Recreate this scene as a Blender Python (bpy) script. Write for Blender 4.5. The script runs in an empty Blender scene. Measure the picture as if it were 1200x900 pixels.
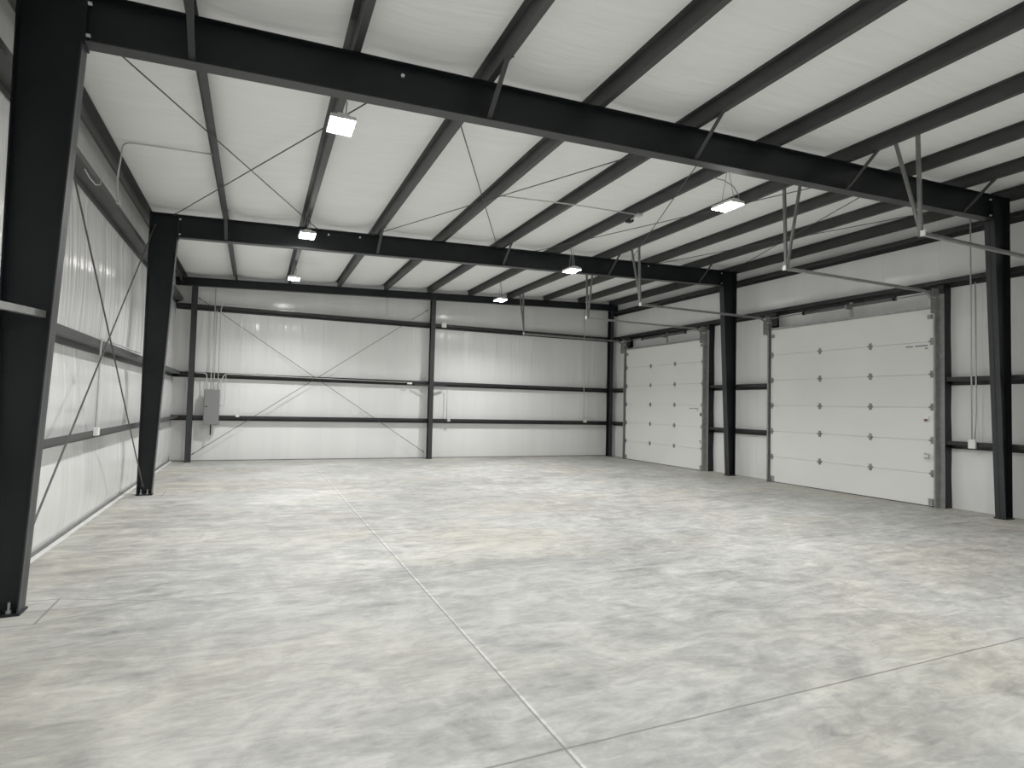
import bpy, math, random
from mathutils import Vector, Matrix
random.seed(7)
scn = bpy.context.scene
COL = scn.collection
R = math.radians

# ------------------------------------------------------------------ key dimensions (metres)
WALL_R = 15.5            # right wall liner
Y_FRONT = -27.6          # wall behind the camera
F1, F2 = -13.716, -6.858 # rigid frames
RB, SL, RD = 5.0222, 0.0371, 0.4602   # rafter underside at x=0, roof slope, rafter depth
DOOR_X = 15.205          # inner face of the overhead doors
DOOR_H = 4.13
LAMP_Z = 5.22
LAMP_W = 94
LAMP_SPREAD = 134
def z_raf(x): return RB + SL*x              # rafter underside
def z_pur(x): return RB + RD + SL*x         # purlin underside
def z_roof(x): return z_pur(x) + 0.205      # roof liner
def x_pur(i): return 0.14 + 1.5296*i        # lower right edge of purlin i

# ------------------------------------------------------------------ node helpers
class NT:
    def __init__(s, mat):
        mat.use_nodes = True
        s.t = mat.node_tree; s.t.nodes.clear()
        s.out = s.n('ShaderNodeOutputMaterial')
        s.bsdf = s.n('ShaderNodeBsdfPrincipled')
        s.l(s.bsdf.outputs[0], s.out.inputs[0])
    def n(s, t, **k):
        x = s.t.nodes.new(t)
        for a, b in k.items(): setattr(x, a, b)
        return x
    def l(s, a, b): s.t.links.new(a, b)
    def val(s, x, sock):
        if isinstance(x, (int, float)): sock.default_value = x
        elif isinstance(x, tuple): sock.default_value = x
        else: s.l(x, sock)
    def math(s, op, a, b=0.0, clamp=False):
        m = s.n('ShaderNodeMath', operation=op); m.use_clamp = clamp
        s.val(a, m.inputs[0]); s.val(b, m.inputs[1]); return m.outputs[0]
    def pos(s):
        return s.n('ShaderNodeTexCoord').outputs['Object']
    def map(s, v, scale, rot=(0, 0, 0)):
        m = s.n('ShaderNodeMapping'); s.l(v, m.inputs[0])
        m.inputs['Scale'].default_value = scale; m.inputs['Rotation'].default_value = rot
        return m.outputs[0]
    def noise(s, v, scale=1, detail=4, rough=.5, dist=0.0):
        x = s.n('ShaderNodeTexNoise'); s.l(v, x.inputs['Vector'])
        x.inputs['Scale'].default_value = scale; x.inputs['Detail'].default_value = detail
        x.inputs['Roughness'].default_value = rough; x.inputs['Distortion'].default_value = dist
        return x.outputs['Fac']
    def ramp(s, v, stops):
        r = s.n('ShaderNodeValToRGB'); s.l(v, r.inputs[0])
        e = r.color_ramp.elements
        while len(e) < len(stops): e.new(.5)
        for el, (p, c) in zip(e, stops):
            el.position = p
            el.color = (c, c, c, 1) if isinstance(c, (int, float)) else (*c, 1)
        return r.outputs[0]
    def mix(s, f, a, b, blend='MIX'):
        m = s.n('ShaderNodeMix', data_type='RGBA', blend_type=blend)
        s.val(f, m.inputs[0])
        for q, i in ((a, 6), (b, 7)):
            if isinstance(q, tuple): m.inputs[i].default_value = (*q, 1)
            else: s.l(q, m.inputs[i])
        return m.outputs[2]
    def bump(s, h, strength=.3, dist=.02):
        b = s.n('ShaderNodeBump'); b.inputs['Strength'].default_value = strength
        b.inputs['Distance'].default_value = dist; s.l(h, b.inputs['Height'])
        s.l(b.outputs[0], s.bsdf.inputs['Normal'])
    def set(s, **k):
        for a, b in k.items():
            i = s.bsdf.inputs[a.replace('_', ' ')]
            s.val((*b, 1) if isinstance(b, tuple) and len(b) == 3 else b, i)

def simple(name, col, rough=.5, metal=0.0, var=.12, scale=6.0, spec=.5):
    m = bpy.data.materials.new(name); t = NT(m)
    f = t.noise(t.pos(), scale, 3)
    lo = tuple(c*(1-var) for c in col); hi = tuple(min(1, c*(1+var)) for c in col)
    t.set(Base_Color=t.ramp(f, [(.3, lo), (.7, hi)]), Roughness=rough, Metallic=metal)
    t.bsdf.inputs['Specular IOR Level'].default_value = spec
    return m

M = {}
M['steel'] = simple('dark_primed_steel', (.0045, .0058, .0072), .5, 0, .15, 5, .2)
M['flange'] = simple('dark_steel_lit_flange', (.0145, .0165, .0185), .45, 0, .15, 5, .35)  # same dark steel, colour lightened to imitate the stronger light on flanges
M['purlin'] = simple('dark_painted_purlin', (.024, .0255, .026), .5, 0, .15, 4, .35)
M['girt'] = simple('dark_painted_girt', (.0135, .0145, .015), .5, 0, .15, 4, .3)
M['hang'] = simple('dull_galvanised_angle', (.13, .133, .13), .5, .4, .18, 9)
M['galv'] = simple('galvanised_steel', (.27, .275, .27), .45, .5, .18, 9)
M['conduit'] = simple('conduit_metal', (.50, .51, .50), .4, .35, .1, 9)
M['cable'] = simple('grey_cable', (.25, .25, .25), .6)
M['rod'] = simple('dark_brace_rod', (.03, .031, .032), .5, .2)
M['panel'] = simple('grey_panel_enamel', (.165, .172, .172), .45, 0, .04)
M['white_box'] = simple('white_box_plastic', (.80, .80, .78), .4, 0, .03)
M['bolt'] = simple('zinc_bolt', (.75, .75, .74), .3, .4, .1)
M['black'] = simple('black_rubber', (.012, .012, .012), .6)
M['hinge'] = simple('zinc_hinge', (.22, .225, .22), .4, .4, .2, 20)
M['brown'] = simple('brown_lock_bolt', (.12, .07, .04), .5)
M['housing'] = simple('white_lamp_housing', (.75, .75, .74), .4, 0, .03)
M['spring'] = simple('oiled_spring_steel', (.10, .10, .105), .4, .5)
M['pale'] = simple('pale_dusty_edge', (.60, .61, .59), .6, 0, .12, 3)
M['base'] = simple('dark_wall_base', (.10, .10, .098), .7)

def m_wall():
    m = bpy.data.materials.new('white_vinyl_wall_facing'); t = NT(m)
    p = t.pos()
    big = t.noise(t.map(p, (1.6, 1.6, .14)), 1.0, 3, .55, .5)
    fine = t.noise(t.map(p, (9, 9, .30)), 1.0, 4, .62, .5)
    micro = t.noise(t.map(p, (40, 40, 18)), 1.0, 2)
    sep = t.n('ShaderNodeSeparateXYZ'); t.l(p, sep.inputs[0])
    u = t.math('ADD', sep.outputs[0], sep.outputs[1])
    fr = t.math('FRACT', t.math('MULTIPLY', u, 1/1.22))
    d = t.math('ABSOLUTE', t.math('SUBTRACT', fr, .5))
    seam = t.math('SUBTRACT', 1.0, t.math('MULTIPLY', d, 90), True)
    c = t.ramp(big, [(.30, (.72, .73, .73)), (.7, (.79, .795, .79))])
    c = t.mix(t.math('MULTIPLY', seam, .28), c, (.52, .53, .53))
    t.set(Base_Color=c, Roughness=.15)
    t.bsdf.inputs['Specular IOR Level'].default_value = .6
    h = t.math('ADD', t.math('MULTIPLY', big, 1.2), t.math('MULTIPLY', fine, t.math('MULTIPLY', t.ramp(big, [(.42, .05), (.62, 1.0)]), .85)))
    zf = t.ramp(t.math('MULTIPLY', sep.outputs[2], .2), [(.45, .22), (.70, 1.0), (.915, .9), (.96, .15)])
    h = t.math('ADD', t.math('MULTIPLY', h, zf), t.math('MULTIPLY', micro, .03))
    h = t.math('ADD', h, t.math('MULTIPLY', seam, .1))
    t.bump(h, .5, .06)
    return m
M['wall'] = m_wall()

def m_ceiling():
    m = bpy.data.materials.new('white_vinyl_roof_facing'); t = NT(m)
    p = t.pos()
    fine = t.noise(t.map(p, (.7, 9, 1)), 1.0, 4, .6, .6)
    big = t.noise(t.map(p, (.5, 1.3, 1)), 1.0, 2, .5, .4)
    c = t.ramp(fine, [(.3, (.87, .875, .87)), (.7, (.92, .925, .92))])
    t.set(Base_Color=c, Roughness=.5)
    h = t.math('ADD', t.math('MULTIPLY', fine, .35), t.math('MULTIPLY', big, .8))
    t.bump(h, .8, .06)
    return m
M['ceiling'] = m_ceiling()

def m_door():
    m = bpy.data.materials.new('white_door_skin'); t = NT(m)
    p = t.pos()
    g = t.noise(t.map(p, (60, 60, 40)), 1.0, 2)
    big = t.noise(t.map(p, (1, .6, .8)), 1.0, 2)
    c = t.ramp(big, [(.3, (.74, .75, .725)), (.7, (.79, .80, .775))])
    t.set(Base_Color=c, Roughness=.5)
    t.bump(g, .12, .004)
    return m
M['door'] = m_door()

XJ = (3.935, 7.824, 11.72)
YJ = (-3.43, -6.85, -10.31, -13.741, -17.184, -20.6)
def m_floor():
    m = bpy.data.materials.new('trowelled_concrete_floor'); t = NT(m)
    p = t.pos()
    sep = t.n('ShaderNodeSeparateXYZ'); t.l(p, sep.inputs[0])
    X, Y = sep.outputs[0], sep.outputs[1]
    cloud = t.noise(t.map(p, (.32, .42, 1), (0, 0, .5)), 1.0, 5, .6, .8)
    streak = t.noise(t.map(p, (1.5, 3.6, 1), (0, 0, .30)), 1.0, 8, .66, 1.2)
    streak2 = t.noise(t.map(p, (4.0, 12.0, 1), (0, 0, .42)), 1.0, 6, .68, 1.0)
    swirl = t.noise(t.map(p, (.9, .9, 1), (0, 0, .9)), 1.3, 8, .68, 2.2)
    fine = t.noise(t.map(p, (24, 24, 1)), 1.0, 4, .7)
    f = t.math('MULTIPLY', streak, .34)
    f = t.math('ADD', f, t.math('MULTIPLY', streak2, .22))
    f = t.math('ADD', f, t.math('MULTIPLY', cloud, .26))
    f = t.math('ADD', f, t.math('MULTIPLY', swirl, .22))
    f = t.math('ADD', f, t.math('MULTIPLY', fine, .05))
    c = t.ramp(f, [(.385, (.08, .085, .085)), (.465, (.190, .197, .191)), (.54, (.298, .305, .290)), (.66, (.49, .495, .465))])
    # warm sandy patches
    wp = t.noise(t.map(p, (.30, .5, 1), (0, 0, 1.2)), 1.0, 4, .6, .6)
    wf = t.ramp(wp, [(.46, 0.0), (.66, .9)])
    c = t.mix(wf, c, t.mix(1.0, c, (.985, .935, .855), 'MULTIPLY'))
    # warmer dusty band by the walls
    edge = t.math('MAXIMUM', t.math('ADD', 1.0, t.math('MULTIPLY', X, -.55)), t.math('MULTIPLY', t.math('ADD', X, -13.0), .4))
    edge = t.math('MAXIMUM', edge, t.math('ADD', 1.0, t.math('MULTIPLY', Y, .5)))
    edge = t.math('MULTIPLY', t.math('MINIMUM', t.math('MAXIMUM', edge, 0.0), 1.0), .55)
    c = t.mix(edge, c, t.mix(1.0, c, (.96, .91, .82), 'MULTIPLY'))
    # saw cut joints
    def line(d, w):   # 1 inside the line
        return t.math('SUBTRACT', 1.0, t.math('MULTIPLY', t.math('ABSOLUTE', d), 1/w), True)
    wob = t.math('MULTIPLY', t.math('SUBTRACT', streak, .5), .012)
    dark = 0.0; first = True
    for xj, k in zip(XJ, (.85, .45, .30)):
        a = t.math('MULTIPLY', line(t.math('ADD', t.math('SUBTRACT', X, xj), wob), .011), k)
        dark = a if first else t.math('MAXIMUM', dark, a); first = False
    for yj, k in zip(YJ, (.12, .18, .18, .75, .95, .5)):
        a = t.math('MULTIPLY', line(t.math('ADD', t.math('SUBTRACT', Y, yj), wob), .012), k)
        dark = t.math('MAXIMUM', dark, a)
    # isolation joints around the left frame columns
    for yc in (F1 - .03, F2 + .02):
        ax = t.math('SUBTRACT', X, .73)
        ay = t.math('SUBTRACT', t.math('ABSOLUTE', t.math('SUBTRACT', Y, yc)), .335)
        dd = t.math('MAXIMUM', ax, ay)
        a = t.math('MULTIPLY', line(dd, .015), .85)
        dark = t.math('MAXIMUM', dark, a)
        # cracks running from its corners to the cross joint
        q = t.math('ADD', t.math('ABSOLUTE', t.math('SUBTRACT', Y, yc)), t.math('MULTIPLY', ax, .42))
        a = line(t.math('SUBTRACT', q, .335), .011)
        inr = t.math('MULTIPLY', t.math('GREATER_THAN', ax, 0.0), t.math('LESS_THAN', ax, .8))
        a = t.math('MULTIPLY', t.math('MULTIPLY', a, inr), .8 if yc < -10 else .1)
        dark = t.math('MAXIMUM', dark, a)
    # pale dust along the long joints
    pale = t.math('MULTIPLY', line(t.math('SUBTRACT', X, XJ[0]+.016), .017), t.ramp(streak, [(.38, .15), (.6, .9)]))
    pale2 = t.math('MULTIPLY', line(t.math('SUBTRACT', X, XJ[1]+.014), .02), t.ramp(streak, [(.48, 0.0), (.62, .7)]))
    pale = t.math('MAXIMUM', pale, pale2)
    c = t.mix(t.math('MULTIPLY', pale, .75), c, (.70, .70, .68))
    c = t.mix(dark, c, (.085, .085, .082))
    t.set(Base_Color=c, Roughness=t.ramp(f, [(.4, .42), (.6, .6)]))
    t.bsdf.inputs['Specular IOR Level'].default_value = .35
    h = t.math('SUBTRACT', t.math('ADD', t.math('MULTIPLY', fine, .12), t.math('MULTIPLY', streak, .25)), t.math('MULTIPLY', dark, .8))
    t.bump(h, .25, .01)
    return m
M['floor'] = m_floor()

def m_emit(name, strength, col=(1, .985, .95)):
    m = bpy.data.materials.new(name); t = NT(m)
    t.set(Base_Color=(.9, .9, .88), Roughness=.4)
    f = t.noise(t.pos(), 8, 1)
    e = t.ramp(f, [(.2, tuple(.97*c for c in col)), (.8, col)])
    t.l(e, t.bsdf.inputs['Emission Color']); t.bsdf.inputs['Emission Strength'].default_value = strength
    return m
M['lens'] = m_emit('lit_led_lens', 78)

# ------------------------------------------------------------------ mesh helpers
class MB:
    def __init__(s): s.v = []; s.f = []
    def add(s, vs, fs):
        o = len(s.v); s.v += [tuple(v) for v in vs]; s.f += [tuple(i+o for i in f) for f in fs]; return s
    def box(s, x0, x1, y0, y1, z0, z1):
        x0, x1 = min(x0, x1), max(x0, x1); y0, y1 = min(y0, y1), max(y0, y1); z0, z1 = min(z0, z1), max(z0, z1)
        return s.add([(x0,y0,z0),(x1,y0,z0),(x1,y1,z0),(x0,y1,z0),(x0,y0,z1),(x1,y0,z1),(x1,y1,z1),(x0,y1,z1)],
                     [(0,3,2,1),(4,5,6,7),(0,1,5,4),(1,2,6,5),(2,3,7,6),(3,0,4,7)])
    def hexa(s, a, b):     # two quads (lists of four points, same winding)
        return s.add(list(a)+list(b), [(3,2,1,0),(4,5,6,7),(0,1,5,4),(1,2,6,5),(2,3,7,6),(3,0,4,7)])
    def prism(s, poly, f0, f1):   # poly: 2-D points; f0/f1 map (a,b)->3-D for both ends
        n = len(poly)
        a = [f0(*p) for p in poly]; b = [f1(*p) for p in poly]
        return s.add(a+b, [tuple(range(n-1, -1, -1)), tuple(range(n, 2*n))] + [(i, (i+1) % n, n+(i+1) % n, n+i) for i in range(n)])
    def tube(s, pts, r, n=10):
        pts = [Vector(p) for p in pts]
        rings = []; up = None
        for i, p in enumerate(pts):
            if i == 0: d = pts[1]-pts[0]
            elif i == len(pts)-1: d = pts[-1]-pts[-2]
            else: d = (pts[i+1]-p).normalized()+(p-pts[i-1]).normalized()
            d.normalize()
            if up is None:
                up = Vector((0, 0, 1)) if abs(d.z) < .9 else Vector((1, 0, 0))
            side = d.cross(up).normalized(); up2 = side.cross(d).normalized(); up = up2
            rings.append([p + side*math.cos(2*math.pi*k/n)*r + up2*math.sin(2*math.pi*k/n)*r for k in range(n)])
        vs = [v for g in rings for v in g]; fs = []
        for i in range(len(rings)-1):
            for k in range(n):
                a = i*n+k; b = i*n+(k+1) % n
                fs.append((a, b, b+n, a+n))
        fs.append(tuple(range(n-1, -1, -1))); fs.append(tuple(range((len(rings)-1)*n, len(rings)*n)))
        return s.add(vs, fs)
    def bar(s, a, b, w, h, up=(0, 0, 1)):     # rectangular bar from a to b
        a, b = Vector(a), Vector(b); d = (b-a).normalized(); u = Vector(up)
        sd = d.cross(u).normalized(); uu = sd.cross(d).normalized()
        q = lambda p: [p-sd*w/2-uu*h/2, p+sd*w/2-uu*h/2, p+sd*w/2+uu*h/2, p-sd*w/2+uu*h/2]
        return s.hexa(q(a), q(b))
    def angle(s, a, b, w, t, up=(0, 0, 1)):   # L-section from a to b
        a, b = Vector(a), Vector(b); d = (b-a).normalized(); u = Vector(up)
        sd = d.cross(u).normalized(); uu = sd.cross(d).normalized()
        poly = [(0, 0), (w, 0), (w, t), (t, t), (t, w), (0, w)]
        return s.prism(poly, lambda p, q: a+sd*p+uu*q, lambda p, q: b+sd*p+uu*q)
    def build(s, name, mat, parent=None, smooth=False, org=None, bevel=0):
        me = bpy.data.meshes.new(name)
        o = Vector(org) if org is not None else (root_loc(parent) if parent else Vector((0, 0, 0)))
        me.from_pydata([Vector(v)-o for v in s.v], [], s.f)
        import bmesh
        bm = bmesh.new(); bm.from_mesh(me); bmesh.ops.recalc_face_normals(bm, faces=bm.faces); bm.to_mesh(me); bm.free()
        me.materials.append(mat)
        if smooth:
            for p in me.polygons: p.use_smooth = len(p.vertices) == 4
        ob = bpy.data.objects.new(name, me); COL.objects.link(ob)
        if parent: ob.parent = parent
        elif org is not None: ob.location = o
        if bevel:
            bv = ob.modifiers.new('bevel', 'BEVEL'); bv.width = bevel; bv.segments = 2; bv.limit_method = 'ANGLE'
        return ob

def root_loc(o):
    while o.parent: o = o.parent
    return Vector(o.location)
def tag(o, label=None, cat=None, group=None, kind=None):
    if label: o['label'] = label
    if cat: o['category'] = cat
    if group: o['group'] = group
    if kind: o['kind'] = kind
    return o
def thing(name, loc, label, cat, group=None):
    o = bpy.data.objects.new(name, None); COL.objects.link(o); o.location = loc; o.empty_display_size = .2
    return tag(o, label, cat, group)
def struct(o): return tag(o, kind='structure')
def copy_tree(o, parent=None):
    c = o.copy(); COL.objects.link(c)
    if parent: c.parent = parent
    for ch in list(o.children): copy_tree(ch, c)
    return c
ORD = ['', 'first', 'second', 'third', 'fourth', 'fifth', 'sixth', 'seventh', 'eighth', 'ninth', 'tenth']
def arc(c, r, a0, a1, u, v, n=8):
    c, u, v = Vector(c), Vector(u), Vector(v)
    return [c + u*r*math.cos(R(a0+(a1-a0)*i/n)) + v*r*math.sin(R(a0+(a1-a0)*i/n)) for i in range(n+1)]

# ------------------------------------------------------------------ room shell
def plane_grid(name, mat, fn, nu, nv):
    me = bpy.data.meshes.new(name)
    vs = [fn(i/nu, j/nv) for j in range(nv+1) for i in range(nu+1)]
    fs = [(j*(nu+1)+i, j*(nu+1)+i+1, (j+1)*(nu+1)+i+1, (j+1)*(nu+1)+i) for j in range(nv) for i in range(nu)]
    me.from_pydata(vs, [], fs); me.materials.append(mat)
    for p in me.polygons: p.use_smooth = True
    o = bpy.data.objects.new(name, me); COL.objects.link(o)
    return struct(o)

struct(MB().box(-.15, WALL_R+.15, Y_FRONT-.15, .15, -.2, 0).build('floor', M['floor']))
# roof liner sags between the purlins
NPX = 300
def ceil_z(x):
    # flat over each purlin's top flange, bellying down in between
    i = max(0, min(9, math.floor((x-(x_pur(0)-.155))/1.5296)))
    a = x_pur(i)-.075; b = x_pur(i+1)-.165
    t = max(0, min(1, (x-a)/(b-a)))
    return z_roof(x) - .085*max(0, math.sin(math.pi*t))**.65
def fc(u, v):
    x = -.02 + u*(WALL_R+.04)
    return (x, Y_FRONT + v*(-Y_FRONT), ceil_z(x))
plane_grid('ceiling', M['ceiling'], fc, NPX, 2)
def wall_relief(z, girts):
    # liner bulges slightly between girts
    zs = [0]+girts+[6.2]
    for a, b in zip(zs, zs[1:]):
        if a <= z <= b: return .042*math.sin(math.pi*(z-a)/(b-a))
    return 0
GL = [1.30, 2.61, 4.80]; GB = [1.30, 2.60, 4.65]; GR = [1.30, 2.60, 4.65, 5.7]
plane_grid('wall_left', M['wall'], lambda u, v: (wall_relief(v*6.0, GL)-.02, Y_FRONT*(1-u), v*(z_roof(0)+.02)), 8, 60)
plane_grid('wall_back', M['wall'], lambda u, v: (u*WALL_R, .02-wall_relief(v*6.2, GB), v*(z_roof(u*WALL_R)+.02)), 20, 60)
plane_grid('wall_right', M['wall'], lambda u, v: (WALL_R+.02-wall_relief(v*6.2, GR), Y_FRONT*u, v*(z_roof(WALL_R)+.02)), 8, 60)
plane_grid('wall_front', M['wall'], lambda u, v: (u*WALL_R, Y_FRONT, v*(z_roof(u*WALL_R)+.02)), 4, 4)
struct(MB().box(0, .035, Y_FRONT, 0, 0, .035).build('base_shadow_left', M['base']))  # dark strip standing in for the shadow along the wall foot
struct(MB().box(.035, .10, Y_FRONT, 0, 0, .010).build('trim_1', M['pale']))
struct(MB().box(0, WALL_R, -.03, 0, 0, .022).build('baseboard_back', M['base']))

# ------------------------------------------------------------------ frame columns
T = .012
def tapered_column(name, y, side, label):
    """rigid-frame column, deeper at the top; side -1 left wall, +1 right wall"""
    hw = .0826
    if side < 0:
        xo = .29; xi = lambda z: .5424 + .0463*z
    else:
        xo = 15.27; xi = lambda z: 15.03 - .056*z
    xt = xi(RB)
    zt = z_pur(xo) - .004
    zk = z_raf(xt)
    t = thing('steel_column', (xo, y, 0), label, 'column', 'tapered steel frame columns')
    s = -side   # direction from the outer flange to the inner one
    # web (tapered, then straight through the knee)
    ztin = z_pur(xt) - .004
    w = MB()
    w.prism([(xo, .02), (xi(.02), .02), (xt, zk), (xt, ztin), (xo, zt)], lambda a, b: (a, y-.006, b), lambda a, b: (a, y+.006, b))
    w.build('web', M['steel'], t)
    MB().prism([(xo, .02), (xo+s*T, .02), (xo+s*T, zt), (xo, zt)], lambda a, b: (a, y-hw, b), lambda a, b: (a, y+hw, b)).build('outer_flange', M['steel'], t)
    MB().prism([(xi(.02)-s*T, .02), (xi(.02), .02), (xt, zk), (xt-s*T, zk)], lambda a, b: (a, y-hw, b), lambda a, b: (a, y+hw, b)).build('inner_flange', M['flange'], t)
    MB().prism([(xt-s*.02, zk-.01), (xt, zk-.01), (xt, ztin), (xt-s*.02, ztin)], lambda a, b: (a, y-hw, b), lambda a, b: (a, y+hw, b)).build('knee_plate', M['steel'], t)
    MB().prism([(xo, zt-T), (xt, ztin-T), (xt, ztin), (xo, zt)], lambda a, b: (a, y-hw, b), lambda a, b: (a, y+hw, b)).build('cap_plate', M['steel'], t)
    MB().box(xo-s*.01, xi(0)+s*.015, y-hw-.02, y+hw+.02, 0, .02).build('base_plate', M['steel'], t)
    xm = (xo+xi(0))/2
    for dx in (-.055, .055):
        for dy in (-.06, .06):
            b = MB().tube([(xm+dx, y+dy, .015), (xm+dx, y+dy, .11)], .010, 8)
            b.tube([(xm+dx, y+dy, .02), (xm+dx, y+dy, .042)], .020, 6)
            b.build('anchor_bolt', M['galv'] if side < 0 else M['steel'], t)
    return t
tapered_column('c', F1, -1, 'dark tapered steel column nearest the camera on the left wall')
tapered_column('c', F2, -1, 'dark tapered steel column halfway along the left wall')
tapered_column('c', F1, 1, 'dark steel column right of the near overhead door')
tapered_column('c', F2, 1, 'dark steel column between the two overhead doors')

def end_post(x1, label, ztop):
    x0 = x1-.15; xc = (x0+x1)/2
    y0, y1 = -.432, -.215
    t = thing('end_wall_post', (xc, (y0+y1)/2, 0), label, 'column', 'end wall posts')
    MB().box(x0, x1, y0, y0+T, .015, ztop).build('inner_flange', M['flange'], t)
    MB().box(x0, x1, y1-T, y1, .015, ztop).build('outer_flange', M['steel'], t)
    MB().box(xc-.005, xc+.005, y0+T, y1-T, .015, ztop).build('web', M['steel'], t)
    MB().box(x0-.015, x1+.01, y0-.015, y1, 0, .015).build('base_plate', M['steel'], t)
def z_end(x): return 5.2351 + SL*x
end_post(.597, 'dark steel post at the left end of the back wall beside the grey panel', z_end(.5))
end_post(7.943, 'dark steel post in the middle of the back wall', z_end(7.9))
end_post(15.285, 'dark steel post at the right end of the back wall', z_end(15.2))

# ------------------------------------------------------------------ rafters
def rafter(y, label):
    hw = .0826
    xa = .5424+.0463*RB; xb = 15.03-.056*RB
    t = thing('steel_rafter', ((xa+xb)/2, y, z_raf((xa+xb)/2)), label, 'beam', 'rigid frame rafters')
    top = RD - .004
    def slab(lo, hi, w0, w1, name, mat='steel'):
        return MB().prism([(xa, z_raf(xa)+lo), (xb, z_raf(xb)+lo), (xb, z_raf(xb)+hi), (xa, z_raf(xa)+hi)],
                   lambda a, b: (a, y+w0, b), lambda a, b: (a, y+w1, b)).build(name, M[mat], t)
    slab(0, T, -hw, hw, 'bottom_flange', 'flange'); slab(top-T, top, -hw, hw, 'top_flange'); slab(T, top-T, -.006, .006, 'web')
    for xe, s in ((xa, 1), (xb, -1)):
        MB().prism([(xe, z_raf(xe)-.03), (xe+s*.016, z_raf(xe)-.03), (xe+s*.016, z_raf(xe)+top), (xe, z_raf(xe)+top)],
                   lambda a, b: (a, y-hw, b), lambda a, b: (a, y+hw, b)).build('end_plate', M['steel'], t)
        for zz in (.07, .37):
            for dy in (-.045, .045):
                xx = xe+s*.016
                MB().tube([(xx, y+dy, z_raf(xe)+zz), (xx+s*.03, y+dy, z_raf(xe)+zz)], .017, 6).build('bolt', M['bolt'], t)
    return t
raf1 = rafter(F1, 'dark steel rafter nearest the camera, crossing the top of the photo')
raf2 = rafter(F2, 'dark steel rafter across the middle of the hall')
# a few bright bolt heads on the webs
for x, z, y, par in ((3.67, 5.50, F1, raf1), (3.63, 5.52, F2, raf2), (4.30, 5.555, F2, raf2), (12.12, 5.845, F2, raf2)):
    MB().tube([(x, y-.006, z), (x, y-.022, z)], .020, 8).build('bolt', M['bolt'], par)
# end wall rake beam
xa, xb = .02, 15.45
t = thing('rake_beam', (7.7, -.32, z_end(7.7)), 'dark steel beam along the top of the back wall under the roof', 'beam')
def rk(lo, hi, y0, y1, name):
    MB().prism([(xa, z_end(xa)+lo), (xb, z_end(xb)+lo), (xb, z_end(xb)+hi), (xa, z_end(xa)+hi)], lambda a, b: (a, y0, b), lambda a, b: (a, y1, b)).build(name, M['steel'], t)
rk(0, .01, -.425, -.26, 'bottom_flange'); rk(.232, .243, -.425, -.26, 'top_flange'); rk(.01, .232, -.425, -.413, 'web')

# ------------------------------------------------------------------ purlins and eave struts
PT = .006
def zee(i):
    x = x_pur(i); xw = x-.08; z0 = z_pur(x); z1 = z0+.2
    return [(xw, z0), (x, z0), (x, z0+.022), (x-PT, z0+.022), (x-PT, z0+PT), (xw+PT, z0+PT), (xw+PT, z1),
            (xw-.07, z1), (xw-.07, z1-PT), (xw, z1-PT)]
for i in range(1, 10):
    t = MB().prism(zee(i), lambda a, b: (a, Y_FRONT+.05, b), lambda a, b: (a, -.05, b)).build('roof_purlin', M['purlin'])
    lab = {9: 'dark roof purlin closest to the right wall, running the length of the hall',
           1: 'dark roof purlin closest to the left wall, running the length of the hall',
           2: 'second dark roof purlin from the left wall, above the left row of lamps',
           6: 'sixth dark roof purlin from the left wall, above the right row of lamps'}.get(i, 'the %s dark roof purlin counted from the left wall' % ORD[i])
    tag(t, lab, 'purlin', 'roof purlins')
# eave struts (C-sections opening into the room)
def cee(x0, s, z0, z1, w):
    pts = [(0, 0), (w*.35, 0), (w*.35, .008), (.008, .008), (.008, z1-z0-.008), (w, z1-z0-.008), (w, z1-z0), (0, z1-z0)]
    return [(x0+s*a, z0+b) for a, b in pts]
e = MB().prism(cee(.17, 1, 5.345, 5.575, .12), lambda a, b: (a, Y_FRONT+.05, b), lambda a, b: (a, -.03, b)).build('eave_strut', M['purlin'])
tag(e, 'dark eave strut along the top of the left wall under the roof', 'eave strut')
e = MB().prism(cee(15.30, -1, 5.985, 6.21, .12), lambda a, b: (a, Y_FRONT+.05, b), lambda a, b: (a, -.03, b)).build('eave_strut', M['purlin'])
tag(e, 'dark eave strut along the top of the right wall under the roof', 'eave strut')

# ------------------------------------------------------------------ wall girts (Z-sections)
def girt_poly(zw, g=.2):     # distance from wall d, height z ; web at zw
    t = .006
    return [(g, zw), (g, zw+.085), (g-t, zw+.085), (g-t, zw+t), (.012, zw+t), (.012-0, zw-.08), (.006, zw-.08), (.006, zw)]
def girt_left(zw, label):
    o = MB().prism(girt_poly(zw, .22), lambda d, z: (d, Y_FRONT+.05, z), lambda d, z: (d, -.22, z)).build('wall_girt', M['purlin'])
    tag(o, label, 'girt', 'left wall girts')
girt_left(1.302, 'lowest dark girt on the left wall')
girt_left(2.605, 'middle dark girt on the left wall')
girt_left(4.800, 'highest dark girt on the left wall')
def girt_back(zw, label):
    o = MB().prism(girt_poly(zw), lambda d, z: (.02, -d, z), lambda d, z: (15.47, -d, z)).build('wall_girt', M['girt'])
    tag(o, label, 'girt', 'back wall girts')
girt_back(1.302, 'lowest dark girt across the back wall')
girt_back(2.602, 'middle dark girt across the back wall')
girt_back(4.650, 'highest dark girt across the back wall')
def girt_right(zw, y0, y1, label):
    o = MB().prism(girt_poly(zw), lambda d, z: (WALL_R-d, y0, z), lambda d, z: (WALL_R-d, y1, z)).build('wall_girt', M['girt'])
    tag(o, label, 'girt', 'right wall girts')
D1, D2, D3 = (-1.45, -5.65), (-8.28, -12.48), (-15.1, -19.3)
girt_right(4.640, Y_FRONT+.05, -.22, 'long dark girt on the right wall just above the overhead doors')
girt_right(5.685, Y_FRONT+.05, -.22, 'long dark girt high on the right wall just under the eave')
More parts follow.
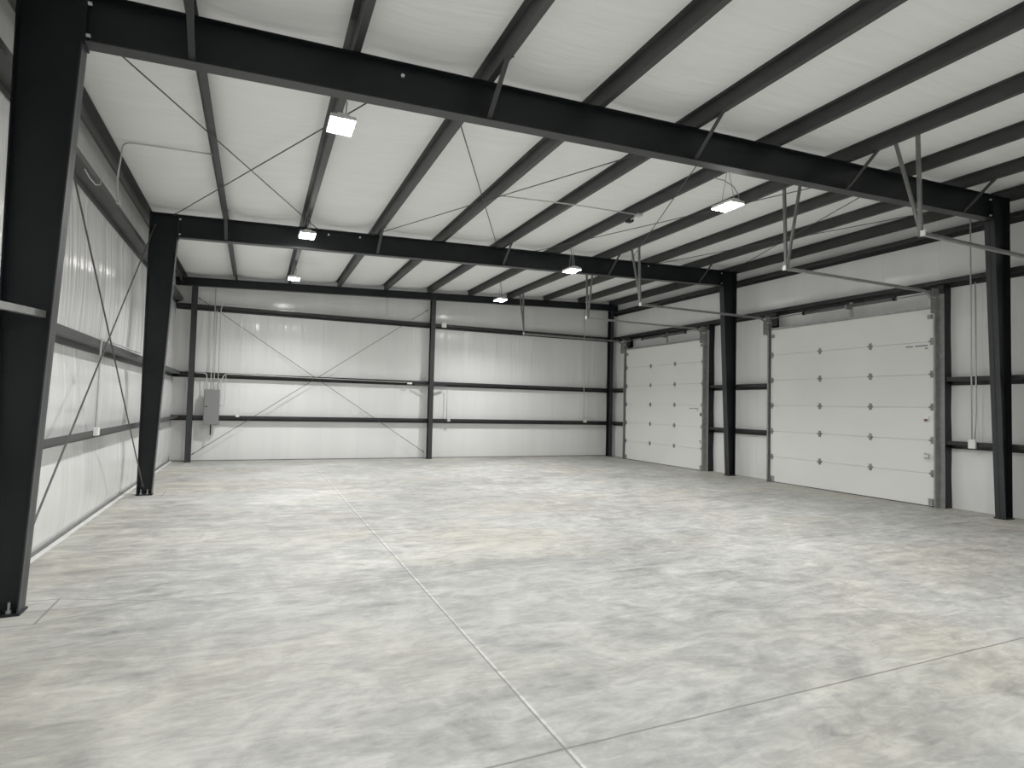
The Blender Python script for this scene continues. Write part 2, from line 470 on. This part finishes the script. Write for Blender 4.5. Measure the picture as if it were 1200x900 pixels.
for zw, nm in ((1.302, 'lower'), (2.602, 'upper')):
    girt_right(zw, D1[0]+.17, -.22, nm+' short dark girt right of the back wall corner, by the far door')
    girt_right(zw, D2[0]+.17, D1[1]-.17, nm+' short dark girt between the two overhead doors')
    girt_right(zw, D3[0]+.17, D2[1]-.17, nm+' short dark girt behind the column right of the near door')

# ------------------------------------------------------------------ flange braces
def fbrace(i, y, which):
    x = x_pur(i); zb = z_raf(x)+.03
    o = MB()
    a = (x-.01, y-.055, zb); b = (x-.01, y-.62, z_pur(x)+.045)
    o.angle(a, b, .058, .006, up=(0, .6, 1))
    o.tube([(x+.0, y-.60, z_pur(x)+.02), (x+.02, y-.60, z_pur(x)+.02)], .012, 6)
    o = o.build('flange_brace', M['purlin'])
    where = 'near the left wall' if i == 1 else 'near the right wall' if i == 9 else None
    lab = 'dark angle brace on the %s rafter under the %s purlin from the left' % (which, ORD[i])
    tag(o, lab, 'brace', 'flange braces on the rafters')
for i in (1, 3, 5, 7, 9):
    fbrace(i, F1, 'nearest'); fbrace(i, F2, 'middle')
def cbrace(a, b, label, mat='purlin'):
    o = MB().angle(a, b, .06, .006).build('flange_brace', M[mat])
    tag(o, label, 'brace', 'column flange braces')
cbrace((.605, F1-.03, 2.545), (.23, F1-.70, 2.57), 'grey angle brace on the nearest left column running towards the wall', 'galv')
cbrace((7.90, -.415, 2.50), (8.42, -.21, 2.53), 'angle brace on the right side of the middle back wall post')
cbrace((7.84, -.415, 2.50), (7.32, -.21, 2.53), 'angle brace on the left side of the middle back wall post')

# ------------------------------------------------------------------ bracing rods
def rod(a, b, label, r=.0095, group='roof bracing rods', mat='rod'):
    a, b = Vector(a), Vector(b); d = (b-a).normalized()
    o = MB().tube([a, b], r, 8)
    for p, s in ((a, 1), (b, -1)):
        o.tube([p + d*s*.02, p + d*s*.10], r*1.9, 6)
    o = o.build('bracing_rod', M[mat], smooth=False)
    tag(o, label, 'brace rod', group)
def zr(x): return z_pur(x) - .03
ya, yb = F1+.09, F2-.09
RODS = [((.52, ya), (3.40, yb), 'roof rod from the nearest left column knee back to under the second purlin'),
        ((3.82, ya), (.70, yb), 'roof rod crossing behind the nearest left lamp to the middle left column'),
        ((4.22, ya), (7.58, yb), 'roof rod falling left to right between the third and fifth purlins'),
        ((7.88, ya), (4.55, yb), 'roof rod rising left to right between the third and fifth purlins'),
        ((8.20, ya), (11.45, yb), 'roof rod falling from the fifth purlin past the sensor to the far right'),
        ((11.55, ya), (8.55, yb), 'roof rod passing behind the nearest right lamp'),
        ((12.1, ya), (15.0, yb), 'roof rod nearest the right wall starting at the near rafter'),
        ((15.0, ya), (12.3, yb), 'roof rod near the right wall starting at the near right column')]
for (x0, y0), (x1, y1), lab in RODS:
    rod((x0, y0, zr(x0)), (x1, y1, zr(x1)), lab)
rod((.40, F1+.10, 5.25), (.40, F2-.10, .17), 'left wall rod sloping down from the nearest column to the middle column foot', .011, 'left wall bracing rods')
rod((.40, F1+.10, .17), (.40, F2-.10, 5.25), 'left wall rod rising from the nearest column foot to the middle column top', .011, 'left wall bracing rods')
rod((.60, -.178, 4.94), (7.74, -.178, .21), 'back wall rod falling from the left post to the middle post foot', .009, 'back wall bracing rods')
rod((.60, -.178, .20), (7.74, -.178, 5.20), 'back wall rod rising from the left post foot to the middle post', .009, 'back wall bracing rods')

# ------------------------------------------------------------------ overhead doors
SEC = DOOR_H/6
def hinge_mesh():
    b = MB()
    b.box(-.012, 0, -.03, .03, -.075, .075)            # leaf plates (x: thickness towards the room)
    b.box(-.010, 0, -.055, .055, -.022, .022)
    b.tube([(-.024, -.05, 0), (-.024, .05, 0)], .016, 8)
    b.box(-.018, 0, -.022, .022, .03, .06); b.box(-.018, 0, -.022, .022, -.06, -.03)
    return b
def overhead_door(num, yhi, ylo, first):
    root = bpy.data.objects.new('door_%d' % num, None); COL.objects.link(root)
    root.location = (DOOR_X, (yhi+ylo)/2, 0); struct(root)
    for k in range(6):
        z0 = k*SEC + (.022 if k == 0 else .003); z1 = (k+1)*SEC-.003
        b = MB()
        b.box(DOOR_X, DOOR_X+.05, ylo, yhi, z0, z1)
        # stiles at the ends
        b.box(DOOR_X-.004, DOOR_X, ylo, ylo+.075, z0+.02, z1-.02); b.box(DOOR_X-.004, DOOR_X, yhi-.075, yhi, z0+.02, z1-.02)
        s = b.build('door_section', M['door'], root)
        if k:
            w = yhi-ylo
            for f in (0.0, .36, .672, 1.0):
                yy = yhi - w*f
                if f in (0.0, 1.0):
                    yy = yhi-.045 if f == 0 else ylo+.045
                h = MB(); src = hinge_mesh()
                h.add([(v[0]+DOOR_X-.004, v[1]+yy, v[2]+k*SEC) for v in src.v], src.f)
                h = h.build('hinge', M['hinge'], s)
                if f in (0.0, 1.0):
                    sg = 1 if f == 0 else -1
                    r = MB().tube([(DOOR_X-.05, yy, k*SEC+.02), (DOOR_X-.05, yy+sg*.09, k*SEC+.02)], .008, 8)
                    r.tube([(DOOR_X-.05, yy+sg*.075, k*SEC+.02), (DOOR_X-.05, yy+sg*.10, k*SEC+.02)], .024, 12)
                    r.build('roller', M['hinge'], s)
        else:
            # bottom brackets with rollers
            for yy, sg in ((yhi-.07, 1), (ylo+.07, -1)):
                h = MB().box(DOOR_X-.012, DOOR_X-.004, yy-.06, yy+.06, .03, .17)
                h.box(DOOR_X-.06, DOOR_X-.004, yy+sg*.05, yy+sg*.06, .03, .15)
                h.build('bottom_bracket', M['galv'], s)
    MB().box(DOOR_X+.01, DOOR_X+.04, ylo+.01, yhi-.01, .001, .022).build('bottom_seal', M['black'], root)
    # top roller brackets
    for yy in (yhi-.07, ylo+.07):
        MB().box(DOOR_X-.05, DOOR_X-.001, yy-.04, yy+.04, DOOR_H-.22, DOOR_H-.13).build('top_bracket', M['hinge'], root)
    return root
d1 = overhead_door(1, *D1, True)
d2 = overhead_door(2, *D2, False)
d3 = overhead_door(3, *D3, False)
def door_lock(root, y, z, big, mat):
    b = MB().box(DOOR_X-.03, DOOR_X, y-big, y+big, z-.055, z+.055)
    k = b.build('slide_lock', M['white_box'] if mat == 'brown' else M['hinge'], root)
    MB().box(DOOR_X-.045, DOOR_X-.028, y-big*.6, y+big*.75, z-.05, z+.005).build('lock_bolt', M[mat], k)
def door_label(root, y0, y1, z, tail):
    m = M['label']
    b = MB().box(DOOR_X-.003, DOOR_X, y0, y0-(y0-y1)*.33, z-.014, z+.014)
    b.box(DOOR_X-.003, DOOR_X, y0-(y0-y1)*.42, y1, z-.012, z+.016)
    o = b.build('printed_label_strip', m, root)
    MB().box(DOOR_X-.003, DOOR_X, y1+.06, y1-.0, z-.075, z-.04).build('label_mark', M['hinge'], o)
M['label'] = simple('purple_grey_print', (.13, .12, .19), .5)
door_label(d2, -11.90, -12.35, 3.362, True)
door_label(d1, -5.02, -5.42, 1.95, True)
door_lock(d2, -12.33, 1.815, .05, 'brown')
door_lock(d1, -5.56, 1.77, .035, 'black')
# pull handle / step near the door edge
o = MB().tube([(DOOR_X, -12.30, 1.09), (DOOR_X-.05, -12.30, 1.09), (DOOR_X-.06, -12.40, 1.09), (DOOR_X-.06, -12.40, 1.0), (DOOR_X-.05, -12.30, 1.0), (DOOR_X, -12.30, 1.0)], .012, 8).build('pull_handle', M['galv'], d2, True)
o = MB().tube([(DOOR_X, -5.53, .93), (DOOR_X-.05, -5.53, .93), (DOOR_X-.06, -5.60, .93), (DOOR_X-.06, -5.60, .86), (DOOR_X, -5.53, .86)], .012, 8).build('pull_handle', M['galv'], d1, True)
o = MB().box(DOOR_X-.004, DOOR_X, -9.30, -9.23, 2.30, 2.40).build('grey_smudge_plate', M['door'], d2)

JW = .16
def jambs(yhi, ylo, which):
    for y0, y1, side in ((yhi+.0, yhi+JW, 'left'), (ylo-JW, ylo-.0, 'right')):
        t = thing('door_jamb', (15.36, (y0+y1)/2, 0), 'dark steel channel jamb on the %s side of the %s overhead door' % (side, which), 'door jamb', 'overhead door jambs')
        yw = y1 if side == 'left' else y0
        s = -1 if side == 'left' else 1
        MB().box(15.265, 15.49, yw, yw+s*.012, 0, 4.60).build('web', M['steel'], t)
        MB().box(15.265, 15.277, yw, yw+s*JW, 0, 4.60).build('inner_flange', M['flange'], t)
        MB().box(15.478, 15.49, yw, yw+s*JW, 0, 4.60).build('outer_flange', M['steel'], t)
    o = MB().box(15.265, 15.49, ylo-.01, yhi+.01, DOOR_H-.01, DOOR_H+.006)
    o.box(15.265, 15.277, ylo-.01, yhi+.01, DOOR_H-.09, DOOR_H+.006)
    o = o.build('door_header', M['steel'])
    tag(o, 'dark header channel over the top of the %s overhead door' % which, 'door header', 'overhead door headers')
jambs(*D1, 'far'); jambs(*D2, 'near'); jambs(*D3, 'out of frame third')

# tracks
TX = DOOR_X-.055      # centre of the vertical track
TZ = 4.45
TE = 10.87            # inner end of the horizontal track
def track(y, sgn, label):
    """sgn: +1 when the door lies towards -y (left track), -1 when towards +y"""
    t = thing('door_track', (TX, y, 0), label, 'door track', 'overhead door tracks')
    w = .026
    # vertical channel: open towards the door
    def chan_v(z0, z1):
        b = MB()
        b.box(TX-w, TX+w, y+sgn*.022, y+sgn*.027, z0, z1)
        b.box(TX-w, TX-w+.004, y-sgn*.012, y+sgn*.027, z0, z1)
        b.box(TX+w-.004, TX+w, y-sgn*.012, y+sgn*.027, z0, z1)
        return b
    rad = .40
    chan_v(.02, TZ-rad-.02).build('vertical_track', M['galv'], t)
    # curve then horizontal run
    pts = arc((TX-rad, y, TZ-rad), rad, 0, 90, (1, 0, 0), (0, 0, 1), 10)
    path = [Vector((TX, y, TZ-rad-.02))]+pts+[Vector((TE, y, TZ))]
    b = MB(); n = len(path)
    vs = []
    for i, p in enumerate(path):
        d = (path[min(i+1, n-1)]-path[max(i-1, 0)]).normalized()
        nn = Vector((d.z, 0, -d.x))
        prof = [(-w, -.012), (-w, .027), (w, .027), (w, -.012), (w-.004, -.012), (w-.004, .022), (-w+.004, .022), (-w+.004, -.012)]
        for a, c in prof:
            q = p + nn*a; vs.append((q.x, y+sgn*c, q.z))
    fs = []
    for i in range(n-1):
        for k in range(8):
            fs.append((i*8+k, i*8+(k+1) % 8, (i+1)*8+(k+1) % 8, (i+1)*8+k))
    fs.append(tuple(range(8))); fs.append(tuple(range((n-1)*8+7, (n-1)*8-1, -1)))
    b.add(vs, fs); b.build('horizontal_track', M['galv'], t)
    # mounting angle on the jamb
    b = MB().box(15.258, 15.264, y-sgn*.005, y+sgn*.125, .0, 4.42)
    b.box(TX-.02, 15.264, y+sgn*.028, y+sgn*.033, .0, 4.20)
    b.build('mounting_angle', M['galv'], t)
    # flag bracket at the curve
    b = MB().box(TX-.18, 15.264, y+sgn*.029, y+sgn*.035, TZ-.45, TZ-.12)
    b.build('flag_bracket', M['galv'], t)
    # end drop hangers to the purlin
    zt = z_pur(10.84)+.03
    MB().angle((TE+.01, y+sgn*.03, TZ-.03), (TE-.05, y+sgn*.03, zt), .045, .005, up=(1, 0, 0)).build('hanger', M['hang'], t)
    MB().angle((TE+.03, y+sgn*.03, TZ-.0), (TE-.03, y+sgn*.36, zt), .04, .005, up=(1, 0, 0)).build('hanger', M['hang'], t)
    MB().box(TE-.01, TE+.012, y-.03, y+.035, TZ-.03, TZ+.05).build('end_clip', M['bolt'], t)
track(D1[0]+.035, 1, 'galvanised track on the left side of the far overhead door')
track(D1[1]-.035, -1, 'galvanised track on the right side of the far overhead door')
track(D2[0]+.035, 1, 'galvanised track on the left side of the near overhead door')
track(D2[1]-.035, -1, 'galvanised track on the right side of the near overhead door')
track(D3[0]+.22, 1, 'galvanised track with perforated hangers at the right edge of the photo')
# torsion shafts
def torsion(yhi, ylo, which):
    xs, zs = DOOR_X-.10, 4.44
    yc = (yhi+ylo)/2 - .18
    t = thing('torsion_spring_shaft', (xs, yc, zs), 'torsion spring shaft mounted above the %s overhead door' % which, 'torsion shaft', 'torsion spring shafts')
    MB().tube([(xs, yhi+.06, zs), (xs, ylo-.06, zs)], .014, 8).build('shaft', M['galv'], t, True)
    for a, b in ((yc+.03, yc+1.16), (yc-.03, yc-1.16)):
        pts = []
        n = 40
        r = MB().tube([(xs, a, zs), (xs, b, zs)], .034, 12)
        for k in range(n):
            yy = a+(b-a)*(k+.5)/n
            r.tube([(xs, yy-.009, zs), (xs, yy+.009, zs)], .039, 10)
        r.build('spring', M['spring'], t, True)
        MB().tube([(xs, b-.03, zs), (xs, b+.03, zs)], .05, 12).build('winding_cone', M['steel'], t, True)
    MB().box(xs-.01, 15.30, yc-.02, yc+.02, zs-.06, zs+.03).box(15.285, 15.30, yc-.04, yc+.04, DOOR_H, zs+.12).build('centre_bracket', M['galv'], t)
    for y in (yhi-.02, ylo+.02):
        MB().tube([(xs, y-.03, zs), (xs, y+.03, zs)], .062, 14).build('cable_drum', M['galv'], t, True)
    for y, s in ((yhi+.055, 1), (ylo-.055, -1)):
        MB().box(xs-.06, 15.264, y-.004, y+.004, zs-.09, zs+.09).build('bearing_plate', M['galv'], t)
    MB().box(15.18, 15.264, yhi-.16, yhi-.04, zs-.20, zs+.14).build('black_pad', M['black'], t)
torsion(*D1, 'far'); torsion(*D2, 'near')
# top weather seals above the doors
for (a, b), wh in ((D1, 'far'), (D2, 'near')):
    o = MB().box(DOOR_X-.012, DOOR_X+.05, b, a, DOOR_H+.001, DOOR_H+.012)
    o.box(DOOR_X-.05, DOOR_X-.012, b+.02, a-.02, DOOR_H+.006, DOOR_H+.05)
    o = o.build('top_strut', M['galv'])
    o.parent = d1 if wh == 'far' else d2
    o.matrix_parent_inverse = Matrix.Translation(-Vector(o.parent.location))

# ------------------------------------------------------------------ lamps
LABS = {(0, 0): 'left lamp nearest the camera, just behind the nearest rafter', (0, 1): 'left lamp in front of the middle rafter', (0, 2): 'left lamp closest to the back wall',
        (1, 0): 'right lamp nearest the camera, with an arching grey cord', (1, 1): 'right lamp in front of the middle rafter', (1, 2): 'right lamp closest to the back wall'}
def lamp(x, y, zt, label, group, watt=LAMP_W):
    z = LAMP_Z
    t = thing('high_bay_lamp', (x, y, z), label, 'lamp', group)
    hx, hy = .15, .215
    b = MB().box(x-hx, x+hx, y-hy, y+hy, z+.008, z+.05)
    b.box(x-.07, x+.07, y-hy*.9, y+hy*.9, z+.05, z+.085)
    for k in range(-5, 6):
        b.box(x-hx*.95, x+hx*.95, y+k*.038-.004, y+k*.038+.004, z+.05, z+.065)
    b.build('housing', M['housing'], t, bevel=.004)
    MB().box(x-hx+.008, x+hx-.008, y-hy+.008, y+hy-.008, z, z+.009).build('lens', M['lens'], t)
    ld = bpy.data.lights.new('lamp_light', 'AREA'); ld.shape = 'RECTANGLE'
    ld.size = .27; ld.size_y = .40; ld.energy = watt; ld.spread = R(LAMP_SPREAD); ld.color = (1, .99, .968)
    lo = bpy.data.objects.new('lamp_light', ld); COL.objects.link(lo); lo.parent = t; lo.location = (0, 0, -.006)
    for s in (-1, 1):
        MB().tube([(x, y+s*.14, z+.08), (x, y+s*.02, zt)], .005, 6).build('suspension_wire', M['cable'], t)
    return t
YL = (-12.78, -7.62, -3.06)
for c, x in ((0, 3.14), (1, 9.28)):
    for r, y in enumerate(YL):
        pi = 2 if c == 0 else 6
        zt = z_pur(x_pur(pi)) + .01
        t = lamp(x, y, zt, 'bright rectangular high bay lamp, ' + LABS[(c, r)], 'hanging high bay lamps')
        if (c, r) == (1, 0):
            pts = [(x-.02, y+.30, zt+.0), (x+.02, y+.30, zt-.03), (x+.16, y+.26, zt-.05), (x+.30, y+.18, zt-.16), (x+.34, y+.10, zt-.34), (x+.22, y+.05, z_pur(x)-.52), (x+.08, y+.02, LAMP_Z+.08)]
        elif c == 1:
            pts = [(x, y+.1, zt), (x+.06, y+.1, zt-.2), (x+.05, y+.05, LAMP_Z+.08)]
        else:
            pts = [(x+.01, y-.06, zt), (x+.05, y-.08, zt-.12), (x+.04, y-.03, LAMP_Z+.08)]
        MB().tube(pts, .008, 8).build('power_cord', M['cable'], t, True)
for x in (3.14, 9.28):
    for y in (-17.95, -22.9):
        lamp(x, y, z_pur(x)+.01, 'bright high bay lamp on the %s side behind the camera, %s' % ('left' if x < 5 else 'right', 'closer one' if y > -20 else 'farther one'), 'hanging high bay lamps', LAMP_W*(.45 if y > -20 else 1.3))

# ------------------------------------------------------------------ electrical panel, conduits, boxes
t = thing('electrical_panel', (1.09, -.28, 1.11), 'grey electrical panel on the back wall beside the left post', 'electrical panel')
MB().box(.885, 1.30, -.36, -.207, 1.115, 2.17).build('cabinet', M['panel'], t, bevel=.006)
d = MB().box(.90, 1.285, -.372, -.36, 1.13, 2.155).build('panel_door', M['panel'], t, bevel=.004)
MB().box(.925, .985, -.384, -.371, 1.64, 1.675).build('latch', M['steel'], d)
MB().box(1.07, 1.11, -.30, -.26, .80, 1.115).build('ground_bushing', M['steel'], t)

def conduit(pts, label, r=.013, bend=.10, group=None, name='conduit'):
    """polyline with rounded corners"""
    P = [Vector(p) for p in pts]; out = [P[0]]
    for i in range(1, len(P)-1):
        a, b, c = P[i-1], P[i], P[i+1]
        d1, d2 = (a-b), (c-b); k = min(bend, d1.length*.45, d2.length*.45)
        p0 = b+d1.normalized()*k; p1 = b+d2.normalized()*k
        for j in range(7):
            s = j/6
            out.append((1-s)**2*p0 + 2*s*(1-s)*b + s*s*p1)
    out.append(P[-1])
    o = MB().tube(out, r, 10).build(name, M['conduit'], smooth=True)
    tag(o, label, 'conduit', group)
    return o
def jbox(c, s, label, cat='junction box', mat='white_box', name='junction_box'):
    x, y, z = c; a, b, d = s
    o = thing(name, (x, y, z), label, cat)
    MB().box(x-a/2, x+a/2, y-b/2, y+b/2, z-d/2, z+d/2).build('box', M[mat], o, bevel=.006)
    return o
g = 'conduits above the grey panel'
conduit([(.93, -.25, 2.17), (.93, -.25, 2.66), (.62, -.25, 2.66)], 'conduit elbow from the panel top left to the left post', group=g)
conduit([(1.045, -.25, 2.17), (1.045, -.25, 2.72), (1.07, -.235, 2.76), (1.07, -.235, z_end(1.07)-.0)], 'conduit rising from the panel all the way to the beam under the roof', group=g)
conduit([(1.13, -.25, 2.17), (1.13, -.25, 4.60)], 'conduit rising straight from the panel middle, ending at the top girt', group=g)
conduit([(1.235, -.25, 2.17), (1.235, -.25, 4.765), (7.72, -.225, 4.752)], 'conduit from the panel that bends right along the top back girt', .013, .16, group=g)
conduit([(1.27, -.27, 2.17), (1.27, -.27, 2.36), (1.42, -.23, 2.66), (7.08, -.215, 2.615)], 'conduit from the panel running right along the middle back girt', .012, .08, group=g)
conduit([(1.30, -.27, 1.68), (1.43, -.27, 1.68), (1.45, -.24, 2.62)], 'thin bent conduit on the right side of the grey panel', .010, .04, group=g)
conduit([(1.30, -.22, 1.40), (1.77, -.22, 1.40)], 'short conduit along the lowest back girt to the outlet right of the panel', .010)
jbox((1.81, -.228, 1.385), (.09, .05, .07), 'small white outlet box on the lowest back girt right of the panel', 'outlet box', name='outlet_box')
jbox((7.14, -.232, 2.59), (.16, .05, .06), 'small white box on the middle back girt left of the middle post', 'junction box')
conduit([(8.50, -.22, 2.52), (8.50, -.22, 1.40)], 'conduit drop between the girts just right of the middle back post')
jbox((8.575, -.23, 1.345), (.10, .05, .10), 'outlet box on the lowest back girt right of the middle post', 'outlet box', 'conduit', 'outlet_box')
jbox((8.31, -.232, 4.70), (.17, .06, .17), 'bright white square box on the top back girt right of the middle post', 'sensor box', name='sensor_box')
conduit([(6.28, -.232, z_end(6.28)), (6.28, -.232, 4.76)], 'short conduit drop from the beam to the top back girt, left of the middle post')
conduit([(14.05, -.23, z_end(14.05)), (14.05, -.23, 4.3), (14.10, -.22, 1.40)], 'tall conduit on the back wall left of the right post', .012, .3)
jbox((14.15, -.23, 1.37), (.13, .05, .09), 'white outlet box on the lowest back girt near the right post', 'outlet box', name='outlet_box')
# left wall
conduit([(.235, -6.98, 2.72), (.235, -9.93, 2.712), (.235, -9.96, 2.60), (.235, -10.03, 1.43)], 'conduit on the left wall dropping from the middle girt to the lowest girt', .012, .07)
jbox((.25, -10.04, 1.37), (.06, .11, .11), 'white outlet box on the lowest left girt under a conduit drop', 'outlet box', name='outlet_box')
jbox((.245, -9.40, 4.885), (.05, .12, .06), 'small pale junction box on top of the highest left girt', 'junction box', 'conduit')
conduit([(.235, -9.42, 4.92), (.235, -9.46, 5.30), (.40, -10.05, z_pur(.4)+.10), (1.595, -10.05, z_pur(1.595)+.10)], 'conduit bending from the highest left girt up and across the ceiling', .012, .12)
conduit([(.24, -9.46, 4.90), (.24, -10.42, 4.90)], 'conduit lying along the highest left girt near its junction box', .011)
o = MB().tube(arc((.27, -10.95, 4.89), .50, 0, -78, (0, 1, 0), (0, 0, -1), 2)[:1] + [(.26, -10.50, 4.885), (.27, -10.62, 4.74), (.27, -10.85, 4.66), (.26, -11.1, 4.66), (.25, -11.3, 4.70)], .006, 8).build('cable', M['conduit'], smooth=True)
tag(o, 'loose pale cable drooping over the highest left girt', 'cable')
# roof conduit with box and sensor
conduit([(x_pur(4)-.02, -10.30, z_pur(6.2)-.005), (7.7, -10.40, z_pur(7.7)-.016), (9.20, -10.36, z_pur(9.2)-.02)], 'conduit under the ceiling from the fourth purlin to the sensor', .012, .2)
t = thing('motion_sensor', (9.27, -10.34, 5.80), 'small grey junction box with dark sensor head under the sixth purlin', 'sensor')
MB().box(9.20, 9.32, -10.42, -10.30, 5.775, 5.822).build('box', M['conduit'], t, bevel=.005)
MB().box(9.20, 9.32, -10.12, -9.98, 5.74, 5.80).build('sensor_head', M['steel'], t, bevel=.01)
MB().tube([(9.24, -10.30, 5.79), (9.24, -10.11, 5.77)], .012, 8).build('arm', M['conduit'], t, True)
# right wall
conduit([(15.285, -13.12, z_pur(15.2)-.08), (15.285, -13.12, 1.44)], 'taller of two conduits on the right wall beside the nearest right column', .013)
conduit([(15.285, -13.20, 4.55), (15.285, -13.20, 2.0), (15.285, -13.17, 1.44)], 'shorter of two conduits on the right wall beside the nearest right column', .013)
jbox((15.27, -13.135, 1.345), (.05, .13, .17), 'white switch box on the low right girt beside the near overhead door', 'switch box', name='switch_box')
jbox((15.28, -6.62, 1.375), (.05, .11, .11), 'white outlet box on the low girt between the overhead doors', 'outlet box', name='outlet_box')

# ------------------------------------------------------------------ world, camera, colour
w = bpy.data.worlds.new('World'); scn.world = w; w.use_nodes = True
w.node_tree.nodes['Background'].inputs[0].default_value = (.6, .65, .7, 1)
w.node_tree.nodes['Background'].inputs[1].default_value = .05

cam = bpy.data.cameras.new('Camera'); co = bpy.data.objects.new('Camera', cam); COL.objects.link(co)
yaw, pit, rol = R(23.6433), R(2.2488), R(1.373)
fw = Vector((math.sin(yaw)*math.cos(pit), math.cos(yaw)*math.cos(pit), math.sin(pit)))
r0 = Vector((math.cos(yaw), -math.sin(yaw), 0)); u0 = r0.cross(fw)
rr = r0*math.cos(rol)+u0*math.sin(rol); uu = -r0*math.sin(rol)+u0*math.cos(rol)
co.matrix_world = Matrix(((rr.x, uu.x, -fw.x, 2.3171), (rr.y, uu.y, -fw.y, -20.0379), (rr.z, uu.z, -fw.z, 1.8624), (0, 0, 0, 1)))
cam.sensor_width = 36; cam.lens = 683.168/1200*36; cam.clip_start = .05
scn.camera = co
scn.view_settings.view_transform = 'Standard'
scn.view_settings.look = 'None'
scn.view_settings.exposure = 0.42
scn.view_settings.gamma = 1.3
